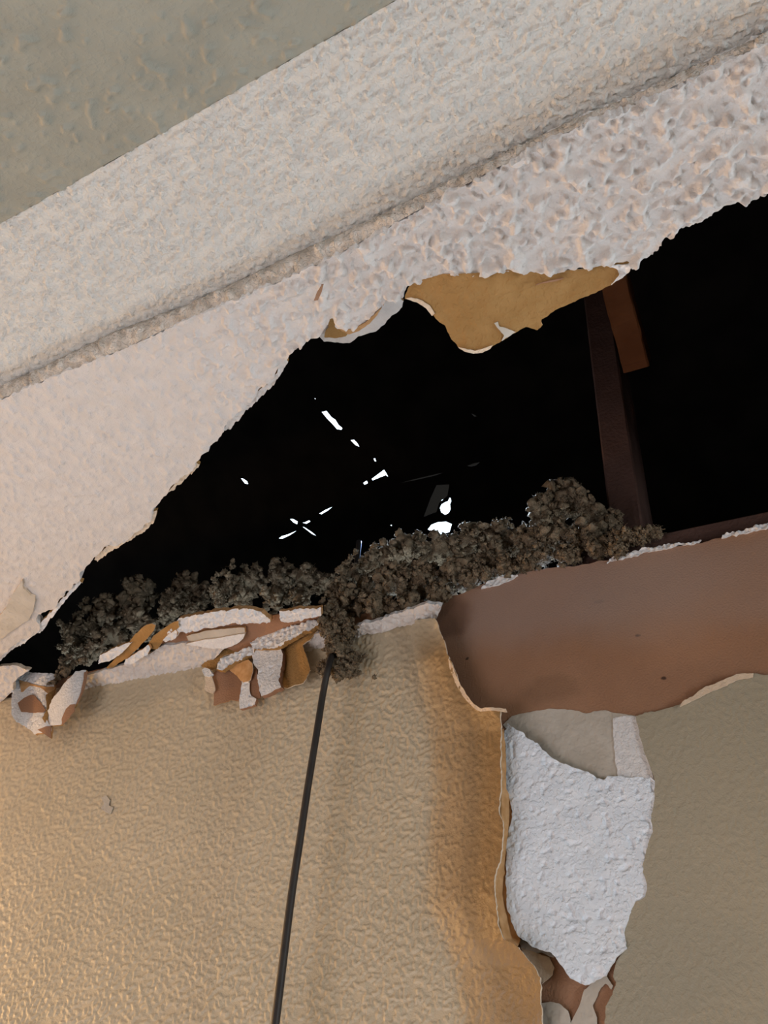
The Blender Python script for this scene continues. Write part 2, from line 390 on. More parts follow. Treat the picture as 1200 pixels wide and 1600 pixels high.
# the upright face of the step between the bands, its shade put into the colour
def strip_mesh():
    n = 1000; t = np.linspace(-400, 1400, n)
    lo = np.interp(t, [p[0] for p in ridge_lo], [p[1] for p in ridge_lo]); up = np.interp(t, [p[0] for p in ridge_up], [p[1] for p in ridge_up])
    A = ceil_s(t, lo); B = up_s(t, up)
    # pair the points by their place along the wall
    B = np.stack([np.interp(A[:, 0], B[:, 0], B[:, k]) for k in range(3)], -1)
    rows = 13; V = []
    for r in range(rows):
        f = r / (rows - 1); c = A * (1 - f) + B * f
        c = c + np.array([0, -1.0, -0.35]) * (0.0045 * math.sin(math.pi * f))
        h = 0.0028 * sstep(0.05, 0.45, perlin(c * 130, 71)) + 0.0012 * perlin(c * 300, 72) - 0.004 * sstep(0.30, 0.0, np.abs(f - 0.10) * np.ones(n)) * sstep(-0.15, 0.2, perlin(c * 35, 73))
        V.append(c + np.array([0, -0.8, -0.6]) * (h * (0.35 + 0.65 * math.sin(math.pi * f)))[:, None])
    V = np.concatenate(V); r, c = np.meshgrid(np.arange(rows - 1), np.arange(n - 1), indexing='ij'); k = (r * n + c).ravel()
    return V, np.stack([k, k + n, k + n + 1, k + 1], -1)
sv, sf = strip_mesh()
tag(link_mesh('trim_1', sv, [sf], [M['strip']]), kind='structure')

# ------------------------------------------------------------------ the setting: the wall
def corner_y(x): return 975.0 + 0.189 * (620.0 - x)
xb_y = [960,1000,1150,1262,1337,1412,1457,1506,1562,1640,1900]; xb_x = [628,642,672,676,668,664,690,708,716,724,730]
xe_y = [960,1030,1106,1143,1290,1397,1467,1510,1600,1900]; xe_x = [676,703,752,783,784,772,787,833,847,865]
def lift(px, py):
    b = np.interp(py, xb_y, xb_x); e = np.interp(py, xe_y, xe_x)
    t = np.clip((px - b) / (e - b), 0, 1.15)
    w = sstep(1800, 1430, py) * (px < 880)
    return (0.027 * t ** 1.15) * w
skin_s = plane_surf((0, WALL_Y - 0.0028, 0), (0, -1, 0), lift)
tan_left = [(680,966),(688,985),(695,1005),(703,1030),(712,1050),(718,1072),(730,1090),(745,1106),(752,1110)]
tan_bot = [(1003,1115),(1030,1110),(1065,1100),(1085,1090),(1105,1078),(1130,1068),(1150,1058),(1175,1053),(1200,1055),(1290,1060),(1450,1050)]
patch_l = [(783,1143),(782,1180),(783,1230),(780,1267),(787,1293),(782,1347),(775,1357),(772,1397),(779,1447),(787,1467),(810,1480),(833,1510),(843,1527),(845,1560),(847,1600),(853,1660),(866,1700)]
patch_r = [(915,1700),(930,1660),(945,1600),(948,1573),(957,1553),(963,1537),(957,1527),(963,1503),(977,1480),(973,1457),(983,1430),(993,1410),(1007,1403),(1012,1383),(1005,1363),(1005,1347),(1010,1327),(1020,1300),(1017,1280),(1023,1247),(1023,1220),(1015,1197),(1003,1163),(993,1120)]
skin_poly = [(-550,corner_y(-550)),(-250,corner_y(-250)),(0,corner_y(0)),(150,corner_y(150)),(330,corner_y(330)),(480,corner_y(480)),(600,corner_y(600)),(670,corner_y(670))] + tan_left + [(770,1107),(782,1110)] + patch_l + patch_r + tan_bot + [(1450,1740),(-550,1740)]
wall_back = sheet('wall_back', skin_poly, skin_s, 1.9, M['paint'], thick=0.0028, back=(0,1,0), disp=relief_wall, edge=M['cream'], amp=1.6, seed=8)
tag(wall_back, kind='structure')
# a brown water stain along the tear, and the greyer, smoother panel right of the patch
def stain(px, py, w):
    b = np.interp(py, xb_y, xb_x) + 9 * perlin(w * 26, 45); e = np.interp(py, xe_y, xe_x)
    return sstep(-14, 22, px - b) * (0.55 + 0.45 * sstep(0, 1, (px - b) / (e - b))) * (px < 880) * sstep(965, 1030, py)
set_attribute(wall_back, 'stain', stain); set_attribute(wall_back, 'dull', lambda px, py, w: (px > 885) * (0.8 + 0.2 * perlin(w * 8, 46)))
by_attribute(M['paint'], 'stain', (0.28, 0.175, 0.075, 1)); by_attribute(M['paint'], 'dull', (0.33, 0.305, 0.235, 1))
# the brown board face that the torn paint laid bare, with its crumbled gypsum rim
board_s = plane_surf((0, WALL_Y, 0), (0, -1, 0))
board_top = [(-550,1190),(0,1078),(300,1016),(500,972),(690,935),(730,925),(760,912),(800,900),(850,888),(900,885),(960,873),(1000,864),(1040,857),(1100,847),(1150,834),(1200,822),(1300,800),(1450,772)]
bb = sheet('backing_board', board_top + [(1450,1860),(-550,1860)], board_s, 6.0, M['paper'], thick=0.0127, back=(0,1,0), edge=M['gypsum'], amp=2.0, seed=9, parent=wall_back)
tag(bb, 'brown paper face of the board where paint tore off')
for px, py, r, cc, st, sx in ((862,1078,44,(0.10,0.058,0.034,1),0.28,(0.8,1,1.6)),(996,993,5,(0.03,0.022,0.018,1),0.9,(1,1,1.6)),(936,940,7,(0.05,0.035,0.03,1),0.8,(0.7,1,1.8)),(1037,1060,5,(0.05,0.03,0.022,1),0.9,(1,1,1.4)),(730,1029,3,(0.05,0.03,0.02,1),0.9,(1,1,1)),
                              (880,930,150,(0.335,0.25,0.215,1),0.6,(0.6,1,1.7)),(1120,910,150,(0.33,0.24,0.195,1),0.5,(0.7,1,1.5)),(700,960,45,(0.16,0.085,0.055,1),0.7,(1,1,1))):  # last entry: shade beside the lifted paint, painted onto the board
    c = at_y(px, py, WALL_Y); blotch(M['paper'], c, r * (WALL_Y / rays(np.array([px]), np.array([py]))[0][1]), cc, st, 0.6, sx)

def wsheet(name, poly, off, m, step=1.6, thick=0.0012, edge=None, amp=1.0, seed=1, disp=None, parent=wall_back, label=None):
    o = sheet(name, poly, plane_surf((0, WALL_Y, 0), (0, -1, 0), off), step, m, thick, (0, 1, 0), disp, None, edge, amp, seed, parent)
    if label: o['label'] = label
    return o
wsheet('gypsum_rim', [(948,880),(975,872),(1000,865),(1030,859),(1060,853),(1092,848),(1098,843),(1060,849),(1030,853),(1000,859),(975,866),(955,871)], 0.0010, M['gypsum'], 1.2, amp=2.2, seed=31, disp=relief_rough, label='white crumbled gypsum along the board edge')
wsheet('gypsum_rim', [(1125,842),(1160,834),(1200,825),(1300,803),(1300,796),(1200,817),(1160,828),(1135,834)], 0.0010, M['gypsum'], 1.2, amp=2.2, seed=32, disp=relief_rough)
wsheet('gypsum_rim', [(752,921),(775,914),(800,906),(812,899),(790,899),(765,908)], 0.0010, M['gypsum'], 1.2, amp=1.5, seed=33, disp=relief_rough)
wsheet('paint_curl', [(1062,1104),(1085,1094),(1105,1083),(1130,1072),(1152,1062),(1176,1058),(1178,1051),(1150,1054),(1130,1062),(1104,1072),(1084,1086),(1066,1096)], 0.0052, M['cream'], 1.2, amp=1.2, seed=34, label='pale curled lip of paint under the bare board')
wsheet('paint_curl', [(700,1026),(707,1040),(716,1063),(727,1083),(741,1101),(752,1107),(770,1105),(790,1107),(792,1112),(770,1110),(750,1112),(738,1105),(722,1087),(711,1066),(702,1044)], lambda a, b: lift(a, b) + 0.0036, M['cream'], 1.1, amp=0.9, seed=35, label='pale torn paper lip beside the bare board')
# white scraped patch and what surrounds it
wsheet('smooth_compound', [(785,1132),(800,1118),(830,1112),(860,1107),(890,1109),(915,1114),(945,1110),(975,1116),(996,1118),(1006,1163),(1017,1200),(1020,1224),(960,1222),(930,1224),(880,1205),(840,1180),(800,1150)], 0.0006, M['smear'], 2, amp=1.2, seed=36, label='smooth grey compound above the white patch')
wsheet('smooth_compound', [(958,1122),(975,1118),(993,1119),(1004,1160),(1017,1200),(1021,1222),(985,1216),(965,1214),(960,1170)], 0.0013, M['gypsum'], 2, amp=1.5, seed=44)
wsheet('gypsum_patch', [(788,1140),(793,1130),(800,1136),(813,1143),(826,1154),(840,1160),(847,1172),(867,1187),(900,1200),(918,1206),(933,1215),(945,1218),(950,1212),(963,1213),(990,1215),(1017,1213),(1025,1223),(1025,1247),(1019,1280),(1022,1300),(1012,1327),(1007,1347),(1007,1363),(1014,1383),(1009,1403),(995,1410),(985,1430),(975,1457),(979,1480),(957,1503),(947,1523),(930,1531),(920,1538),(913,1540),(890,1528),(880,1513),(873,1500),(857,1487),(833,1480),(810,1463),(800,1443),(792,1417),(790,1380),(791,1313),(800,1280),(797,1250),(788,1223),(786,1163)],
       lambda px, py: 0.0022 + 0.004 * sstep(1420, 1530, py) + 0.010 * sstep(1030, 770, px), M['scraped'], 1.8, 0.0022, M['gypsum'], 1.8, 37, relief_scraped, label='white pitted gypsum patch scraped bare of paint')
def off_edge(a, b):
    f = np.clip((a - np.interp(b, xe_y, xe_x)) / 13.0, 0, 1); return 0.0235 * (1 - f) + 0.010 * f
wsheet('torn_paper_edge', [(781,1143),(786,1138),(790,1180),(790,1230),(797,1252),(803,1285),(796,1318),(795,1380),(796,1420),(804,1445),(814,1468),(808,1478),(786,1468),(778,1446),(770,1398),(773,1358),(780,1345),(786,1293),(778,1268),(781,1230)], off_edge, M['orange'], 1.3, amp=1.0, seed=38, label='orange paper showing along the patch edge')
wsheet('plaster_sliver', [(811,1478),(830,1487),(847,1493),(858,1496),(866,1512),(863,1523),(847,1537),(841,1527),(833,1511),(822,1496)], 0.0030, M['cream'], 1.2, amp=1.0, seed=39)
wsheet('plaster_sliver', [(845,1567),(860,1565),(873,1567),(887,1580),(892,1600),(898,1650),(900,1700),(856,1700),(848,1610)], 0.0030, M['smear'], 1.5, amp=1.0, seed=40)
wsheet('plaster_sliver', [(935,1528),(946,1521),(950,1530),(958,1540),(955,1546),(946,1535),(938,1545),(933,1556),(925,1570),(932,1590),(933,1640),(900,1640),(890,1600),(898,1585),(907,1567),(913,1547)], 0.0026, M['smear'], 1.3, amp=1.0, seed=41)
wsheet('plaster_sliver', [(806,1462),(815,1468),(833,1479),(857,1484),(866,1496),(858,1494),(846,1488),(832,1490),(815,1480)], 0.0016, M['gypsum'], 1.2, amp=0.6, seed=42)
# a small chip in the paint
cp = wsheet('paint_chip', [(158,1246),(166,1243),(172,1250),(170,1258),(177,1262),(172,1272),(163,1268),(158,1262),(163,1256)], 0.0048, M['smear'], 1.0, thick=0.0012, amp=0.8, seed=43, label='small chipped spot in the paint')

# the rest of the room, plain, outside the photograph
for nm, lo, hi, m in (('wall_back', (-3.0, WALL_Y+0.0005, -1.9), (-1.42, WALL_Y+0.013, 0.47), 'room'), ('wall_back', (0.30, WALL_Y+0.0005, -1.9), (2.2, WALL_Y+0.013, 0.47), 'room'), ('wall_back', (-1.42, WALL_Y+0.0005, -1.9), (0.30, WALL_Y+0.013, -0.25), 'room'),
                      ('wall_left', (-3.05, -2.6, -1.9), (-3.0, 0.75, 0.6), 'room'), ('wall_right', (2.2, -2.6, -1.9), (2.25, 0.75, 0.6), 'room'), ('wall_rear', (-3.0, -2.65, -1.9), (2.2, -2.6, 0.6), 'room'), ('floor', (-3.05, -2.65, -1.95), (2.25, 0.75, -1.9), 'floor'),
                      ('ceiling', (-3.0, 0.0, 0.489), (-1.32, WALL_Y, 0.5), 'room'), ('ceiling', (0.40, 0.0, 0.489), (2.2, WALL_Y, 0.5), 'room'), ('ceiling', (-3.0, -2.6, 0.40), (2.2, -0.06, 0.412), 'room')):
    tag(box(nm, lo, hi, M[m]), kind='structure')

# ------------------------------------------------------------------ the attic above: roof deck with gaps of daylight
RZ, RS = 3.2, 0.60                                                           # roof: z = RZ - RS*y
roof_s = plane_surf((0, 0, RZ), (0, -RS, -1.0))
gaps = [[(502,644),(510,642),(518,652),(524,656),(529,664),(535,669),(533,672),(526,671),(519,663),(511,655)],
        [(547,688),(553,687),(558,692),(562,699),(555,696)],
        [(583,717),(586,716),(588,722),(585,721)],
        [(580,749),(592,740),(600,734),(604,740),(607,746),(602,743),(594,746),(582,751)],
        [(567,755),(573,751),(575,755),(569,758)],
        [(375,747),(380,748),(386,752),(388,757),(382,756)],
        [(452,811),(458,811),(465,815),(464,820),(458,817)],
        [(498,803),(508,797),(519,792),(512,798),(502,804)],
        [(471,817),(477,816),(483,813),(485,815),(478,819)],
        [(470,822),(476,824),(488,832),(496,839),(487,835)],
        [(435,842),(440,838),(450,835),(464,829),(452,837),(441,842)],
        [(490,621),(493,623),(492,625)],
        [(609,821),(612,820),(612,823)],
        [(687,794),(690,788),(695,785),(700,783),(702,778),(704,778),(705,783),(703,788),(704,795),(701,802),(695,805),(689,801)],
        [(662,808),(672,780),(682,758),(702,757),(699,775),(686,786),(682,800)],
        [(668,828),(674,820),(684,816),(697,815),(706,819),(702,832),(686,836)],
        [(730,728),(740,724),(750,722),(744,727),(736,729)],
        [(736,646),(742,648),(745,651),(741,651)],
        [(620,756),(650,748),(680,741),(695,738),(680,743),(650,750)]]
def roof_mesh():
    B = [(-4.0, -3.0), (3.2, -3.0), (3.2, 4.6), (-4.0, 4.6)]
    loops = [[Vector((x, y, 0)) for x, y in B]]
    for g in gaps:
        q = roof_s(np.array([p[0] for p in g], float), np.array([p[1] for p in g], float)); loops.append([Vector((v[0], v[1], 0)) for v in q])
    T = np.array(tessellate_polygon(loops)); F2 = np.array([(v.x, v.y) for l in loops for v in l])
    lo = np.column_stack([F2, RZ - RS * F2[:, 1]]); hi = lo + np.array([0, 0.5, 0.86]) * 0.005
    n = len(lo); side = []; s = 0
    for l in loops:
        k = len(l); side += [(s + i, s + (i + 1) % k, n + s + (i + 1) % k, n + s + i) for i in range(k)]; s += k
    return np.concatenate([lo, hi]), [T, T[:, ::-1] + n, np.array(side)]
rv, rf = roof_mesh()
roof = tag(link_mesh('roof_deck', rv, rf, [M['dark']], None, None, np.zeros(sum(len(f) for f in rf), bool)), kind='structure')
# milky flashing at the wedge, and added covers dimming daylight to faint grey marks
def flashing(name, px, k):
    q = roof_s(np.array([p[0] for p in px], float), np.array([p[1] for p in px], float)) + np.array([0, 0.5, 0.86]) * (0.02 + 0.003 * k)
    n = len(q); V = np.concatenate([q, q + np.array([0, 0.5, 0.86]) * 0.0015])
    side = np.array([(i, (i + 1) % n, n + (i + 1) % n, n + i) for i in range(n)]); T = np.array(tessellate_polygon([[Vector(v) for v in q]]))
    return link_mesh(name, V, [T, T[:, ::-1] + n, side], [M['milky']], None, None, np.zeros(2*len(T)+n, bool))
tag(flashing('gap_cover', [(655,812),(668,776),(680,752),(706,750),(704,772),(700,779),(688,784),(684,800),(684,806)], 0), 'dim grey wedge of thin roof flashing beside the brightest gap', 'flashing')
tag(flashing('gap_cover', [(724,732),(738,720),(756,718),(748,732)], 1), 'faint grey sliver of an added cover right of the bright wedge', 'flashing')
tag(flashing('gap_cover', [(730,642),(742,642),(750,655),(738,656)], 1), 'tiny faint speck of an added cover high above the wedge', 'flashing')
tag(flashing('gap_cover', [(612,762),(618,750),(650,742),(698,732),(702,740),(650,756)], 2), 'long thin grey streak of an added cover left above the wedge', 'flashing')
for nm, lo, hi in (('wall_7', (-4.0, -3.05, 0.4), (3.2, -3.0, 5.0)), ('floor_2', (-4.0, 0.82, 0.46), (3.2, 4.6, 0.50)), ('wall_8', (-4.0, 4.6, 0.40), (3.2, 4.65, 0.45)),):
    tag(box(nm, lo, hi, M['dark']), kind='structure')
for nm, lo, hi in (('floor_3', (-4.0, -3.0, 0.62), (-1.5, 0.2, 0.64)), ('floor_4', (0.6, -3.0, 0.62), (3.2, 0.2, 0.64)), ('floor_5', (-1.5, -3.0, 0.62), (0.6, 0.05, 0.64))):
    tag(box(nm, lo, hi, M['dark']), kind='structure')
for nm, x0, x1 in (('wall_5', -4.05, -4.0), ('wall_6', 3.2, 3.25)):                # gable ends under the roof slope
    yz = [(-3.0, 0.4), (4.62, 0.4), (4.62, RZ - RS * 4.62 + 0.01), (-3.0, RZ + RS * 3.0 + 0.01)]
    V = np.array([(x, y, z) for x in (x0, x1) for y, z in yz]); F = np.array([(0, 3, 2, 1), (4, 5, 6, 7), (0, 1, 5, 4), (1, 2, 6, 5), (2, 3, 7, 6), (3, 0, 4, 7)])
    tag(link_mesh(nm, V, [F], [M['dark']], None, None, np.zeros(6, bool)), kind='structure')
# daylight falling in at the brightest gap
g0 = roof_s(np.array([694.0]), np.array([796.0]))[0]
lamp('gap_daylight', 'SPOT', tuple(g0 - np.array([0.0, 0.02, 0.03])), (0.42, 0.62, 1.0), 4000.0, target=tuple(at_y(715, 830, 0.77)), size=0.012, spot=8.5)

# ------------------------------------------------------------------ framing lumber
plate = board('top_plate', (-0.20, WALL_Y + 0.059, 0.526), (2.2, WALL_Y + 0.059, 0.526), (0, 1, 0), 0.089, 0.038, M['wood'], 3, 160)
tag(plate, 'reddish brown horizontal plank along the wall top at right', 'lumber')
pb = at_y(986, 806, 0.80)
post = board('stud', (pb[0], 0.80, 0.5455), (pb[0], 0.80, 1.30), (0, 1, 0), 0.089, 0.038, M['wood'], 5)
tag(post, 'dark reddish upright stud standing in the attic opening', 'lumber')
b0, b1 = at_y(996, 570, 0.735), at_y(950, 395, 0.60)
br = board('rafter_brace', b0, b0 + (b1 - b0) * 1.35, (0, 1, 0.2), 0.060, 0.034, M['brace'], 6)
tag(br, 'orange lit slanting brace against the top of the stud', 'lumber')

# ------------------------------------------------------------------ torn paper hanging at the hole's upper edge
p1, p2 = at_z(638, 446, CEIL), at_z(987, 412, CEIL); e = (p2 - p1) / np.linalg.norm(p2 - p1)
inpl = np.array([0, 1, 0.0]) - e * e[1]; inpl /= np.linalg.norm(inpl)
ang = math.radians(24); hang = inpl * math.cos(ang) + np.array([0, 0, -1]) * math.sin(ang)
nf = np.cross(e, hang); nf = nf if nf[2] < 0 else -nf
def flap_curl(px, py): return 0.004 * np.sin((px - 640) / 60.0) + 0.0009 * perlin(np.stack([px / 18.0, py / 18.0, 0 * px], -1), 80)
flap = sheet('ceiling_paper_flap', [(632,467),(637,452),(645,441),(692,428),(752,427),(801,422),(860,425),(915,419),(950,410),(984,408),(986,417),(975,432),(955,445),(930,458),(900,470),(870,484),(845,500),(848,508),(840,516),(822,511),(800,522),(780,536),(765,545),(740,552),(720,546),(705,530),(695,510),(680,497),(674,488),(666,479),(650,470)],
             plane_surf(p1, nf, flap_curl), 1.8, M['tan'], 0.0016, -nf, None, None, M['cream'], 1.4, 81)
tag(flap, 'large tan paper flap hanging from the hole\'s upper edge', 'paper')
def fsheet(name, poly, off, m, seed, label=None, disp=None):
    o = sheet(name, poly, plane_surf(p1, nf, lambda a, b: flap_curl(a, b) + off), 1.2, m, 0.0012, -nf, disp, None, None, 0.9, seed, flap)
    if label: o['label'] = label
fsheet('torn_edge', [(632,466),(642,465),(660,470),(672,478),(679,490),(675,494),(666,481),(650,472)], 0.0016, M['cream'], 82, 'pale torn edge')
fsheet('torn_edge', [(716,543),(728,545),(742,549),(756,544),(770,539),(766,545),(753,551),(740,553),(726,549)], 0.0016, M['cream'], 92)
fsheet('gypsum_tip', [(945,415),(958,414),(975,413),(986,411),(986,418),(977,430),(966,438),(955,445),(968,430),(965,421)], 0.0016, M['gypsum'], 83, 'white gypsum tip', relief_rough)
fsheet('gypsum_tip', [(772,505),(778,503),(780,510),(798,516),(806,519),(798,524),(790,528),(784,533),(788,524),(784,520)], 0.0013, M['smear'], 84)
fsheet('paper_crease', [(833,446),(850,441),(866,437),(882,434),(868,439),(851,443)], 0.0010, M['paper'], 85)
# the smaller curl left of it
curl = sheet('ceiling_layer_curl', [(497,524),(506,534),(545,536),(560,527),(572,523),(588,517),(600,508),(612,493),(622,487),(629,480),(631,470),(620,464),(606,466),(579,490),(552,508),(530,512),(524,496),(515,493),(508,508)],
             plane_surf((0,0,CEIL+0.003), (0,0.12,-1), lambda a, b: 0.003 * np.sin((a - 500) / 40.0)), 1.3, M['popcorn'], 0.003, (0,0,1), lambda P: 0.0008*perlin(P*160,88), None, M['orange'], 1.3, 86)
tag(curl, 'curled pale ceiling layer left of the tan flap', 'drywall')
sheet('brown_paper', [(514,494),(524,497),(529,513),(548,515),(540,526),(522,529),(507,527),(509,517),(513,512)], plane_surf((0,0,CEIL-0.001), (0,0.12,-1)), 1.1, M['tan'], 0.001, (0,0,1), None, None, M['orange'], 0.8, 87, curl)['label'] = 'brown paper inside the curl'
sheet('torn_edge', [(531,515),(552,514),(571,504),(582,494),(600,476),(590,492),(577,506),(560,517),(545,523)], plane_surf((0,0,CEIL-0.0012), (0,0.12,-1)), 1.1, M['orange'], 0.001, (0,0,1), None, None, M['orange'], 0.7, 89, curl)
chip = sheet('peeling_chip', [(490,470),(495,458),(502,445),(506,445),(503,456),(497,469)], plane_surf((0,0,CEIL-0.008), (0.5,0.3,-1)), 1.0, M['paper'], 0.001, (0,0,1), None, None, M['paper'], 0.5, 90)
tag(chip, 'small brown chip lifting from the plaster below the ridge', 'paper')
# scraped smear at the ceiling's left end
sm = sheet('scraped_patch', [(0,962),(12,945),(28,915),(35,905),(36,918),(47,930),(55,933),(53,945),(52,955),(44,970),(20,985),(0,1000),(-40,1020),(-40,985)], plane_surf((0,0,CEIL-0.0035), (0,0,-1)), 1.5, M['smear'], 0.003, (0,0,1), None, None, M['cream'], 1.0, 91, ceiling_a)
sm['label'] = 'smooth scraped patch in the rough plaster'

# thin layers showing behind the broken ceiling edge
for k, (poly, m) in enumerate((([(349,672),(355,658),(378,634),(402,612),(428,586),(446,562),(450,566),(434,592),(411,618),(386,640),(360,668)], 'popcorn'), ([(262,768),(283,744),(306,722),(312,726),(292,745),(272,766)], 'cream'),
                               ([(146,874),(164,856),(186,846),(214,827),(238,800),(246,798),(240,814),(220,834),(196,848),(172,862),(152,876)], 'cream'), ([(-20,1040),(16,1006),(60,978),(100,932),(124,906),(130,908),(112,926),(92,950),(66,984),(44,1000),(20,1014),(0,1034)], 'gypsum'))):
    o = sheet('torn_layer', poly, plane_surf((0, 0, CEIL + 0.0035), (0, 0, -1)), 1.3, M[m], 0.004, (0, 0, 1), relief_rough, None, M['tan'], 2.0, 160 + k, ceiling_a)

# ------------------------------------------------------------------ what is left of the ceiling along the wall, and the torn pieces there
ledge_n = (0, -0.447, -0.894); ledge_p = (0, 0.69, 0.475)
def lsheet(name, poly, off, m, seed, parent=None, step=1.3, thick=0.0016, edge=None, amp=1.0, disp=None, label=None, tilt=None):
    f = (lambda a, b: off + tilt[0] * (a - poly[0][0]) / 1000.0 + tilt[1] * (b - poly[0][1]) / 1000.0) if tilt else off
    o = sheet(name, poly, plane_surf(ledge_p, ledge_n, f), step, m, thick, (0, 0.447, 0.894), disp, None, edge, amp, seed, parent)
    if label and parent is not None: o['label'] = label
    return o
# plaster fillet along the junction (part of the wall)
lsheet('corner_plaster', [(128,1090),(128,1072),(135,1055),(180,1043),(205,1034),(235,1020),(254,1008),(292,1004),(345,1005),(352,1013),(334,1030),(316,1040),(285,1058),(240,1068),(196,1078),(160,1086)], 0.0015, M['popcorn'], 101, wall_back, 1.6, 0.006, M['gypsum'], 1.2, relief_rough, 'rough cream plaster strip left along the wall top')
lsheet('corner_plaster', [(-260,1140),(-60,1062),(0,1041),(28,1040),(46,1047),(28,1058),(21,1067),(20,1081),(0,1098),(-60,1108),(-260,1146)], 0.0015, M['popcorn'], 102, wall_back, 1.8, 0.006, M['cream'], 1.2, relief_rough)
lsheet('corner_plaster', [(472,1006),(486,993),(504,986),(512,994),(509,1008),(504,1022),(498,1036),(489,1047),(484,1034),(480,1022)], 0.006, M['popcorn'], 103, wall_back, 1.3, 0.006, M['gypsum'], 1.8, relief_rough)
lsheet('corner_plaster', [(554,996),(556,978),(580,972),(610,962),(640,952),(668,944),(690,946),(686,960),(677,970),(652,976),(625,980),(600,988),(575,992)], 0.003, M['popcorn'], 104, wall_back, 1.3, 0.006, M['gypsum'], 2.2, relief_rough)
# broken edge: long white strip, dark gap and pale slabs
edge_p = empty('broken_ceiling_edge', at_y(330, 1010, 0.66)); tag(edge_p, 'broken white edge strip of ceiling board along the wall, left of the cable', 'drywall')
lsheet('brown_core', [(250,1006),(262,995),(276,990),(330,972),(378,964),(440,960),(500,950),(502,985),(470,1010),(440,1030),(400,1035),(352,1012),(300,1004)], -0.004, M['paper'], 111, edge_p, 1.6, 0.003, M['paper'], 1.0, None, 'shadowed brown paper in the gap')
lsheet('white_strip', [(258,997),(268,980),(279,966),(296,962),(315,959),(333,956),(351,954),(370,952),(390,951),(408,957),(421,966),(424,973),(400,974),(366,974),(340,979),(318,983),(296,987),(282,988),(276,996),(267,1000)], 0.011, M['gypsum'], 112, edge_p, 1.2, 0.007, M['orange'], 1.8, relief_rough)
lsheet('white_strip', [(436,955),(460,952),(480,951),(502,949),(502,962),(475,967),(450,973),(438,970)], 0.010, M['gypsum'], 113, edge_p, 1.2, 0.006, M['orange'], 1.6, relief_rough)
lsheet('grey_slab', [(291,994),(320,986),(354,982),(382,981),(383,990),(345,996),(312,1003),(294,1001)], 0.002, M['smear'], 114, edge_p, 1.2, 0.004, M['orange'], 0.8)
lsheet('grey_slab', [(290,1006),(318,1000),(350,995),(383,990),(380,998),(374,1004),(362,1010),(349,1014),(318,1012)], 0.005, M['gypsum'], 115, edge_p, 1.2, 0.004, M['cream'], 0.8)
# petals of tan paper
petal = lsheet('paper_petal', [(238,974),(243,977),(241,984),(234,993),(227,1001),(215,1013),(204,1024),(186,1036),(170,1048),(166,1043),(181,1028),(196,1013),(203,1001),(211,991),(221,982),(229,977)], 0.016, M['tan'], 121, None, 1.1, 0.0012, M['cream'], 0.8, None, None, (0.10, -0.14))
tag(petal, 'leftmost petal of tan torn paper leaning on dark insulation', 'paper')
petal2 = lsheet('paper_petal', [(279,970),(280,980),(273,986),(262,994),(255,1000),(250,1009),(246,1014),(236,1014),(233,1004),(240,994),(255,982),(266,974)], 0.015, M['tan'], 122, None, 1.1, 0.0012, M['cream'], 0.8, None, None, (0.08, -0.12))
tag(petal2, 'tan torn paper petal touching the long white strip', 'paper')
strip3 = lsheet('gypsum_shard', [(156,1024),(175,1014),(195,1006),(207,1003),(200,1012),(188,1022),(170,1033),(154,1037)], 0.010, M['gypsum'], 123, None, 1.1, 0.004, M['tan'], 1.3, relief_rough); tag(strip3, 'white gypsum shard behind the leftmost tan petal', 'drywall')
strip4 = lsheet('gypsum_shard', [(196,1030),(214,1020),(232,1008),(235,1014),(230,1022),(216,1032),(205,1037),(194,1037)], 0.013, M['gypsum'], 124, None, 1.1, 0.004, M['orange'], 1.3, relief_rough); tag(strip4, 'white gypsum shard between the two tan petals', 'drywall')
strip5 = lsheet('gypsum_shard', [(255,999),(262,992),(274,984),(278,988),(276,996),(266,1000),(258,1003)], 0.013, M['gypsum'], 125, None, 1.1, 0.004, M['orange'], 1.0, relief_rough); tag(strip5, 'small white gypsum shard under the right tan petal', 'drywall')
# hanging sheet at far left
def off_l2(a, b): return 0.014 + 0.016 * sstep(1060, 1140, b) + 0.004 * np.sin(a / 9.0)
hs = wsheet('hanging_drywall_scrap', [(28,1053),(40,1048),(60,1051),(86,1053),(84,1075),(79,1100),(73,1125),(80,1135),(78,1153),(68,1145),(55,1148),(45,1140),(38,1134),(25,1128),(18,1115),(17,1095),(20,1070)], off_l2, M['gypsum'], 1.2, 0.004, M['orange'], 1.6, 131, relief_scraped, None)
tag(hs, 'torn white scrap with brown holes hanging at far left', 'drywall')
wsheet('brown_paper', [(27,1098),(38,1089),(52,1085),(62,1095),(72,1109),(68,1113),(48,1113),(33,1112),(30,1106)], lambda a, b: off_l2(a, b) + 0.001, M['paper'], 1.0, 0.0008, None, 0.8, 132, None, hs, 'brown hole in the scrap')
wsheet('brown_paper', [(30,1062),(47,1067),(60,1071),(86,1074),(83,1085),(74,1084),(62,1074),(46,1072),(34,1081)], lambda a, b: off_l2(a, b) + 0.001, M['orange'], 1.0, 0.0008, None, 0.8, 133, None, hs, 'orange brown torn band')
wsheet('brown_paper', [(72,1085),(84,1078),(80,1100),(74,1122),(70,1130),(66,1122),(73,1108)], lambda a, b: off_l2(a, b) + 0.0012, M['tan'], 1.0, 0.0008, None, 0.8, 134, None, hs)
wsheet('brown_tip', [(58,1140),(72,1135),(80,1134),(79,1153),(68,1146)], lambda a, b: off_l2(a, b) + 0.001, M['paper'], 1.0, 0.0008, None, 0.8, 135, None, hs, 'brown tip')
def off_l3(a, b): return 0.028 + 0.012 * np.sin((a - 70) / 24.0)
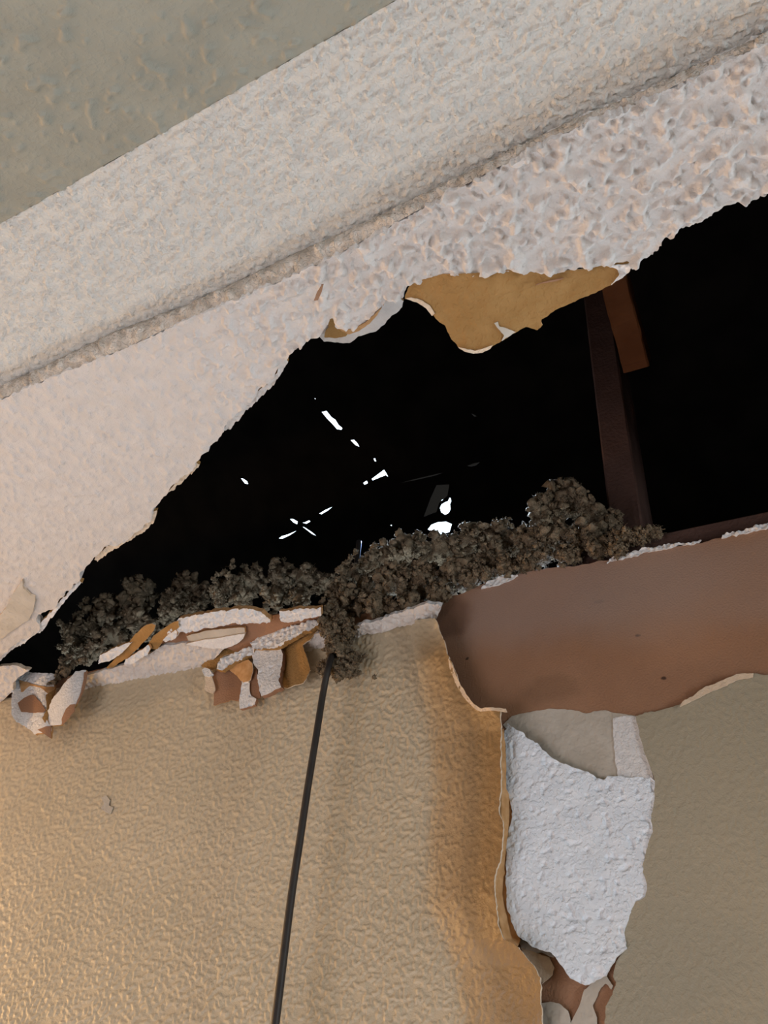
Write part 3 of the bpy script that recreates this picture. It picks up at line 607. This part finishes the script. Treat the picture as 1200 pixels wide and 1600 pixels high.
cs = wsheet('curled_drywall_strip', [(118,1049),(135,1047),(132,1062),(128,1078),(122,1092),(118,1102),(108,1112),(100,1124),(96,1132),(84,1134),(71,1133),(70,1127),(75,1110),(81,1094),(92,1080),(105,1062)], off_l3, M['gypsum'], 1.2, 0.003, M['tan'], 1.2, 136, None, None)
tag(cs, 'curled white strip hanging beside the scrap at far left', 'drywall')
wsheet('brown_paper', [(117,1100),(116,1112),(106,1123),(97,1132),(96,1122),(103,1108),(110,1101)], lambda a, b: off_l3(a, b) + 0.001, M['paper'], 1.0, 0.0008, None, 0.8, 137, None, cs, 'brown underside')
wsheet('brown_paper', [(132,1050),(137,1049),(134,1066),(129,1083),(122,1098),(119,1100),(126,1082),(130,1064)], lambda a, b: off_l3(a, b) + 0.001, M['paper'], 1.0, 0.0008, None, 0.5, 138, None, cs)
# the torn cluster left of the cable
tc = empty('torn_drywall_cluster', at_y(400, 1060, 0.68)); tag(tc, 'cluster of torn white and brown drywall hanging left of the cable', 'drywall')
def w2(name, poly, off, m, seed, label=None, thick=0.0016, edge=None, amp=1.0, disp=None):
    return wsheet(name, poly, off, m, 1.2, thick, edge, amp, seed, disp, tc, label)
w2('brown_sheet', [(430,1008),(450,1002),(475,992),(498,982),(486,998),(473,1008),(478,1022),(481,1034),(485,1047),(480,1058),(474,1067),(462,1070),(450,1075),(436,1073),(434,1056),(440,1030)], lambda a, b: 0.012 + 0.010 * sstep(440, 485, a), M['tan'], 141, 'brown paper sheet', 0.0016, M['cream'])
w2('gypsum_chunk', [(396,1016),(415,1014),(438,1013),(442,1022),(441,1034),(437,1050),(436,1065),(440,1074),(424,1082),(408,1088),(404,1074),(402,1058),(403,1047),(394,1036)], lambda a, b: 0.020 + 0.006 * sstep(1020, 1085, b), M['gypsum'], 142, 'white gypsum chunk', 0.007, M['paper'], 1.2, relief_scraped)
w2('gypsum_branch', [(391,1004),(404,995),(420,987),(436,983),(450,980),(470,974),(490,968),(498,974),(484,985),(467,993),(450,1003),(440,1010),(432,1012),(420,1014),(408,1015),(396,1012)], lambda a, b: 0.022 + 0.012 * sstep(400, 490, a), M['gypsum'], 143, None, 0.006, M['tan'], 1.5, relief_rough)
w2('gypsum_branch', [(338,1046),(340,1036),(345,1029),(356,1024),(369,1020),(382,1014),(393,1011),(399,1014),(396,1022),(382,1029),(366,1036),(358,1042),(348,1048)], 0.020, M['gypsum'], 144, None, 0.006, M['tan'], 1.4, relief_rough)
w2('brown_pocket', [(328,1056),(340,1047),(362,1040),(380,1050),(382,1064),(378,1080),(374,1095),(360,1094),(348,1098),(334,1102),(335,1080)], 0.0085, M['paper'], 145, 'shadowed brown paper pocket', 0.001, M['orange'])
w2('orange_fold', [(358,1046),(370,1038),(388,1031),(394,1036),(394,1050),(391,1062),(379,1066),(370,1056)], lambda a, b: 0.014 + 0.008 * sstep(360, 392, a), M['orange'], 146, 'lit orange paper fold', 0.001, M['cream'])
w2('gypsum_chunk', [(378,1064),(386,1064),(390,1068),(390,1080),(391,1087),(400,1092),(398,1101),(388,1104),(375,1108),(374,1094)], 0.019, M['gypsum'], 147, None, 0.005, M['paper'], 1.0, relief_scraped)
w2('brown_sliver', [(392,1046),(400,1044),(403,1060),(405,1080),(407,1090),(400,1092),(392,1086),(391,1066)], 0.017, M['paper'], 148)
w2('cream_curl', [(320,1058),(326,1055),(331,1056),(335,1070),(336,1077),(333,1084),(325,1081),(319,1077),(321,1068)], 0.014, M['cream'], 149, 'cream curl of paper', 0.0012, None, 0.6)
w2('gypsum_nub', [(315,1047),(320,1043),(327,1045),(331,1052),(326,1057),(319,1056)], 0.016, M['gypsum'], 150, None, 0.005, None, 0.6)
w2('brown_sheet', [(314,1040),(328,1028),(345,1016),(362,1009),(388,1003),(394,1010),(372,1018),(350,1025),(340,1034),(336,1046),(326,1046)], 0.010, M['tan'], 151, None, 0.0012, M['cream'])

# ------------------------------------------------------------------ loose-fill insulation: clumps of ragged tufts
def ico(sub):
    t = (1 + 5 ** 0.5) / 2
    V = [(-1,t,0),(1,t,0),(-1,-t,0),(1,-t,0),(0,-1,t),(0,1,t),(0,-1,-t),(0,1,-t),(t,0,-1),(t,0,1),(-t,0,-1),(-t,0,1)]
    F = [(0,11,5),(0,5,1),(0,1,7),(0,7,10),(0,10,11),(1,5,9),(5,11,4),(11,10,2),(10,7,6),(7,1,8),(3,9,4),(3,4,2),(3,2,6),(3,6,8),(3,8,9),(4,9,5),(2,4,11),(6,2,10),(8,6,7),(9,8,1)]
    V = [np.array(v, float) / np.linalg.norm(v) for v in V]
    for _ in range(sub):
        mid = {}; G = []
        def m(a, b):
            k = (min(a, b), max(a, b))
            if k not in mid:
                v = V[a] + V[b]; V.append(v / np.linalg.norm(v)); mid[k] = len(V) - 1
            return mid[k]
        for a, b, c in F:
            x, y, z = m(a, b), m(b, c), m(c, a); G += [(a, x, z), (b, y, x), (c, z, y), (x, y, z)]
        F = G
    return np.array(V), np.array(F)
I0, I1, I2 = ico(0), ico(1), ico(2)
def clump(name, blobs, label, seed, extra=()):
    """blobs: (px, py, radius in px, y): main masses; tufts grow on them, and smaller tufts on those"""
    rng = np.random.default_rng(seed); C, Rr, K = [], [], []
    def d(n): v = rng.normal(size=(n, 3)); return v / np.linalg.norm(v, axis=1)[:, None]
    for px, py, r, y in blobs:
        c = at_y(px, py, y); s = c[1] / rays(np.array([px]), np.array([py]))[0][1]; R = r * s * 0.80
        C.append(c); Rr.append(R * 0.62); K.append(2)
        n1 = int(34 + R * 1100)
        for v in d(n1):
            c1 = c + v * R * rng.uniform(0.45, 1.05); r1 = max(0.0024, R * rng.uniform(0.08, 0.26))
            C.append(c1); Rr.append(r1); K.append(1)
            for v2 in d(13):
                C.append(c1 + v2 * r1 * rng.uniform(0.7, 1.3)); Rr.append(max(0.0009, r1 * rng.uniform(0.10, 0.36))); K.append(0)
    for px, py, r, y in extra:
        c = at_y(px, py, y); s = c[1] / rays(np.array([px]), np.array([py]))[0][1]; R = r * s
        C.append(c); Rr.append(R * 0.7); K.append(1)
        for v in d(14): C.append(c + v * R * rng.uniform(0.4, 1.0)); Rr.append(R * rng.uniform(0.2, 0.45)); K.append(0)
    C = np.array(C); Rr = np.array(Rr); K = np.array(K); Vs, Fs, off = [], [], 0
    for k, (bv, bf) in ((2, I2), (1, I1), (0, I0)):
        ii = np.nonzero(K == k)[0]
        if not len(ii): continue
        jit = 1 + rng.normal(0, 0.32 if k < 2 else 0.15, (len(ii), len(bv), 1))
        st = rng.uniform(0.5, 1.5, (len(ii), 1, 3)) if k < 2 else rng.uniform(0.8, 1.2, (len(ii), 1, 3))
        v = C[ii][:, None] + bv[None] * jit * st * Rr[ii][:, None, None]
        Vs.append(v.reshape(-1, 3)); Fs.append((bf[None] + (np.arange(len(ii)) * len(bv))[:, None, None] + off).reshape(-1, 3)); off += len(ii) * len(bv)
    # fine fibres sticking out
    src = np.nonzero(K == 1)[0]; nf_ = min(2600, len(src) * 3); pick = rng.choice(src, nf_)
    b = C[pick] + d(nf_) * Rr[pick][:, None] * 0.9; dr = d(nf_); ln = rng.uniform(0.003, 0.009, nf_); w = 0.00022
    seg = []
    for q in range(4):
        dr = dr + rng.normal(0, 0.35, dr.shape); dr /= np.linalg.norm(dr, axis=1)[:, None]
        seg.append(b.copy()); b = b + dr * (ln / 3)[:, None]
    offs = np.array([(1, 0, -0.5), (-0.6, 0.8, -0.2), (-0.4, -0.8, 0.7)])
    fv = np.stack(seg, 1)[:, :, None, :] + offs * w
    Vs.append(fv.reshape(-1, 3)); ff = []
    for q in range(3):
        for k in range(3):
            a, b2 = q * 3 + k, q * 3 + (k + 1) % 3; ff += [(a, b2, b2 + 3), (a, b2 + 3, a + 3)]
    Fs.append((np.array(ff)[None] + (np.arange(nf_) * 12)[:, None, None] + off).reshape(-1, 3))
    o = link_mesh(name, np.concatenate(Vs), [np.concatenate(Fs)], [M['wool']])
    return tag(o, label, 'insulation', 'loose insulation clumps along the hole')

clump('insulation_clump', [(130,985,36,.745),(115,1010,26,.735),(165,955,36,.75),(215,925,34,.765),(215,965,38,.75),(175,995,36,.735),(150,1015,26,.725),(265,955,26,.745),(235,985,22,.72),(200,1005,20,.715)],
      'dark grey insulation pile at the hole\'s left end above the hanging scrap', 201,
      [(95,975,6,.715),(92,972,4,.715),(103,985,6,.712),(110,1000,7,.708),(101,1015,7,.705),(108,1028,8,.70),(98,1042,8,.695),(90,1055,7,.69),(104,1050,7,.692),(85,1066,6,.685),(120,1035,7,.70),(132,1032,8,.698),(96,1030,6,.70),(112,1040,6,.695),(78,1070,5,.685),(135,938,6,.735),(127,946,4,.735)])
clump('insulation_clump', [(290,920,30,.775),(315,930,26,.77),(270,935,24,.77),(300,950,22,.76)], 'small rounded dark insulation lump right of the leftmost pile', 202)
clump('insulation_clump', [(355,920,26,.73),(395,905,30,.755),(440,900,32,.765),(480,902,30,.77),(510,912,24,.765),(380,935,22,.73),(430,930,26,.74),(470,935,22,.735),(345,940,14,.72)],
      'long low insulation clump above the white strip, left of the cable', 203,
      [(335,905,6,.705),(340,898,5,.705),(350,895,6,.708),(362,885,5,.71),(364,876,4,.71),(332,920,7,.702),(338,930,7,.70),(358,900,6,.71),(470,945,6,.705),(480,940,6,.705),(415,950,6,.70),(428,958,6,.70),(446,960,5,.70)])
clump('insulation_clump', [(545,895,22,.70),(535,925,26,.695),(525,960,26,.685),(540,985,26,.68),(530,1015,24,.675),(528,1040,26,.672),(552,1030,15,.68),(560,950,24,.70),(508,1045,16,.668),(548,1045,17,.672),(525,1012,22,.662),(515,985,22,.668),(540,930,24,.68),(530,1050,12,.664)],
      'insulation column draped down the wall around the cable', 204,
      [(556,862,5,.69),(540,880,7,.685),(532,890,7,.683),(528,905,7,.68),(522,918,7,.678),(512,928,7,.675),(505,940,7,.672),(508,955,7,.67),(502,968,7,.668),(506,982,6,.668),(518,945,7,.672),(524,930,6,.675),(548,872,6,.688),(585,1058,4,.685),(570,1025,4,.685)])
clump('insulation_clump', [(790,886,24,.70),(760,898,22,.70),(822,882,22,.70),(735,908,20,.70),(700,912,26,.72),(730,902,26,.72),(662,935,24,.71),(620,955,22,.70),(580,885,26,.715),(572,920,26,.70),(605,872,34,.725),(642,856,38,.735),(690,860,38,.735),(735,846,40,.74),(775,838,38,.745),(615,910,38,.70),(665,905,40,.705),(715,892,38,.705),(588,945,34,.69),(640,942,30,.695),(685,928,26,.695),(775,878,34,.715),(745,888,28,.705),(805,850,30,.73),(805,885,22,.71)],
      'wide insulation mass right of the cable, blue lit along its top', 205, [(655,968,6,.70),(640,972,6,.70),(625,966,6,.70),(605,972,5,.70)])
clump('insulation_clump', [(882,785,42,.745),(850,800,36,.74),(925,805,36,.745),(870,838,42,.715),(832,845,36,.715),(915,840,38,.715),(840,872,26,.70),(885,868,24,.70),(935,858,26,.705),(955,815,22,.73)],
      'tall insulation heap right of centre, beside the upright stud', 206)
clump('insulation_clump', [(975,842,26,.70),(1005,836,20,.70),(1024,832,10,.70),(965,858,18,.695)], 'small dark insulation tuft at the foot of the upright stud', 207)

# ------------------------------------------------------------------ the hanging cable
path = [at_y(561, 846, 0.745), at_y(557, 880, 0.735), at_y(545, 950, 0.715), at_y(528, 1000, 0.685)] + [at_y(x, y, 0.655) for x, y in ((515,1035),(505,1082),(494,1150),(481,1230),(469,1310),(456,1395),(445,1480),(435,1560),(428,1620),(415,1750),(398,1900))]
tag(tube('hanging_cable', path, 0.0038, M['cable']), 'thin dark cable hanging straight down in front of the wall', 'cable')
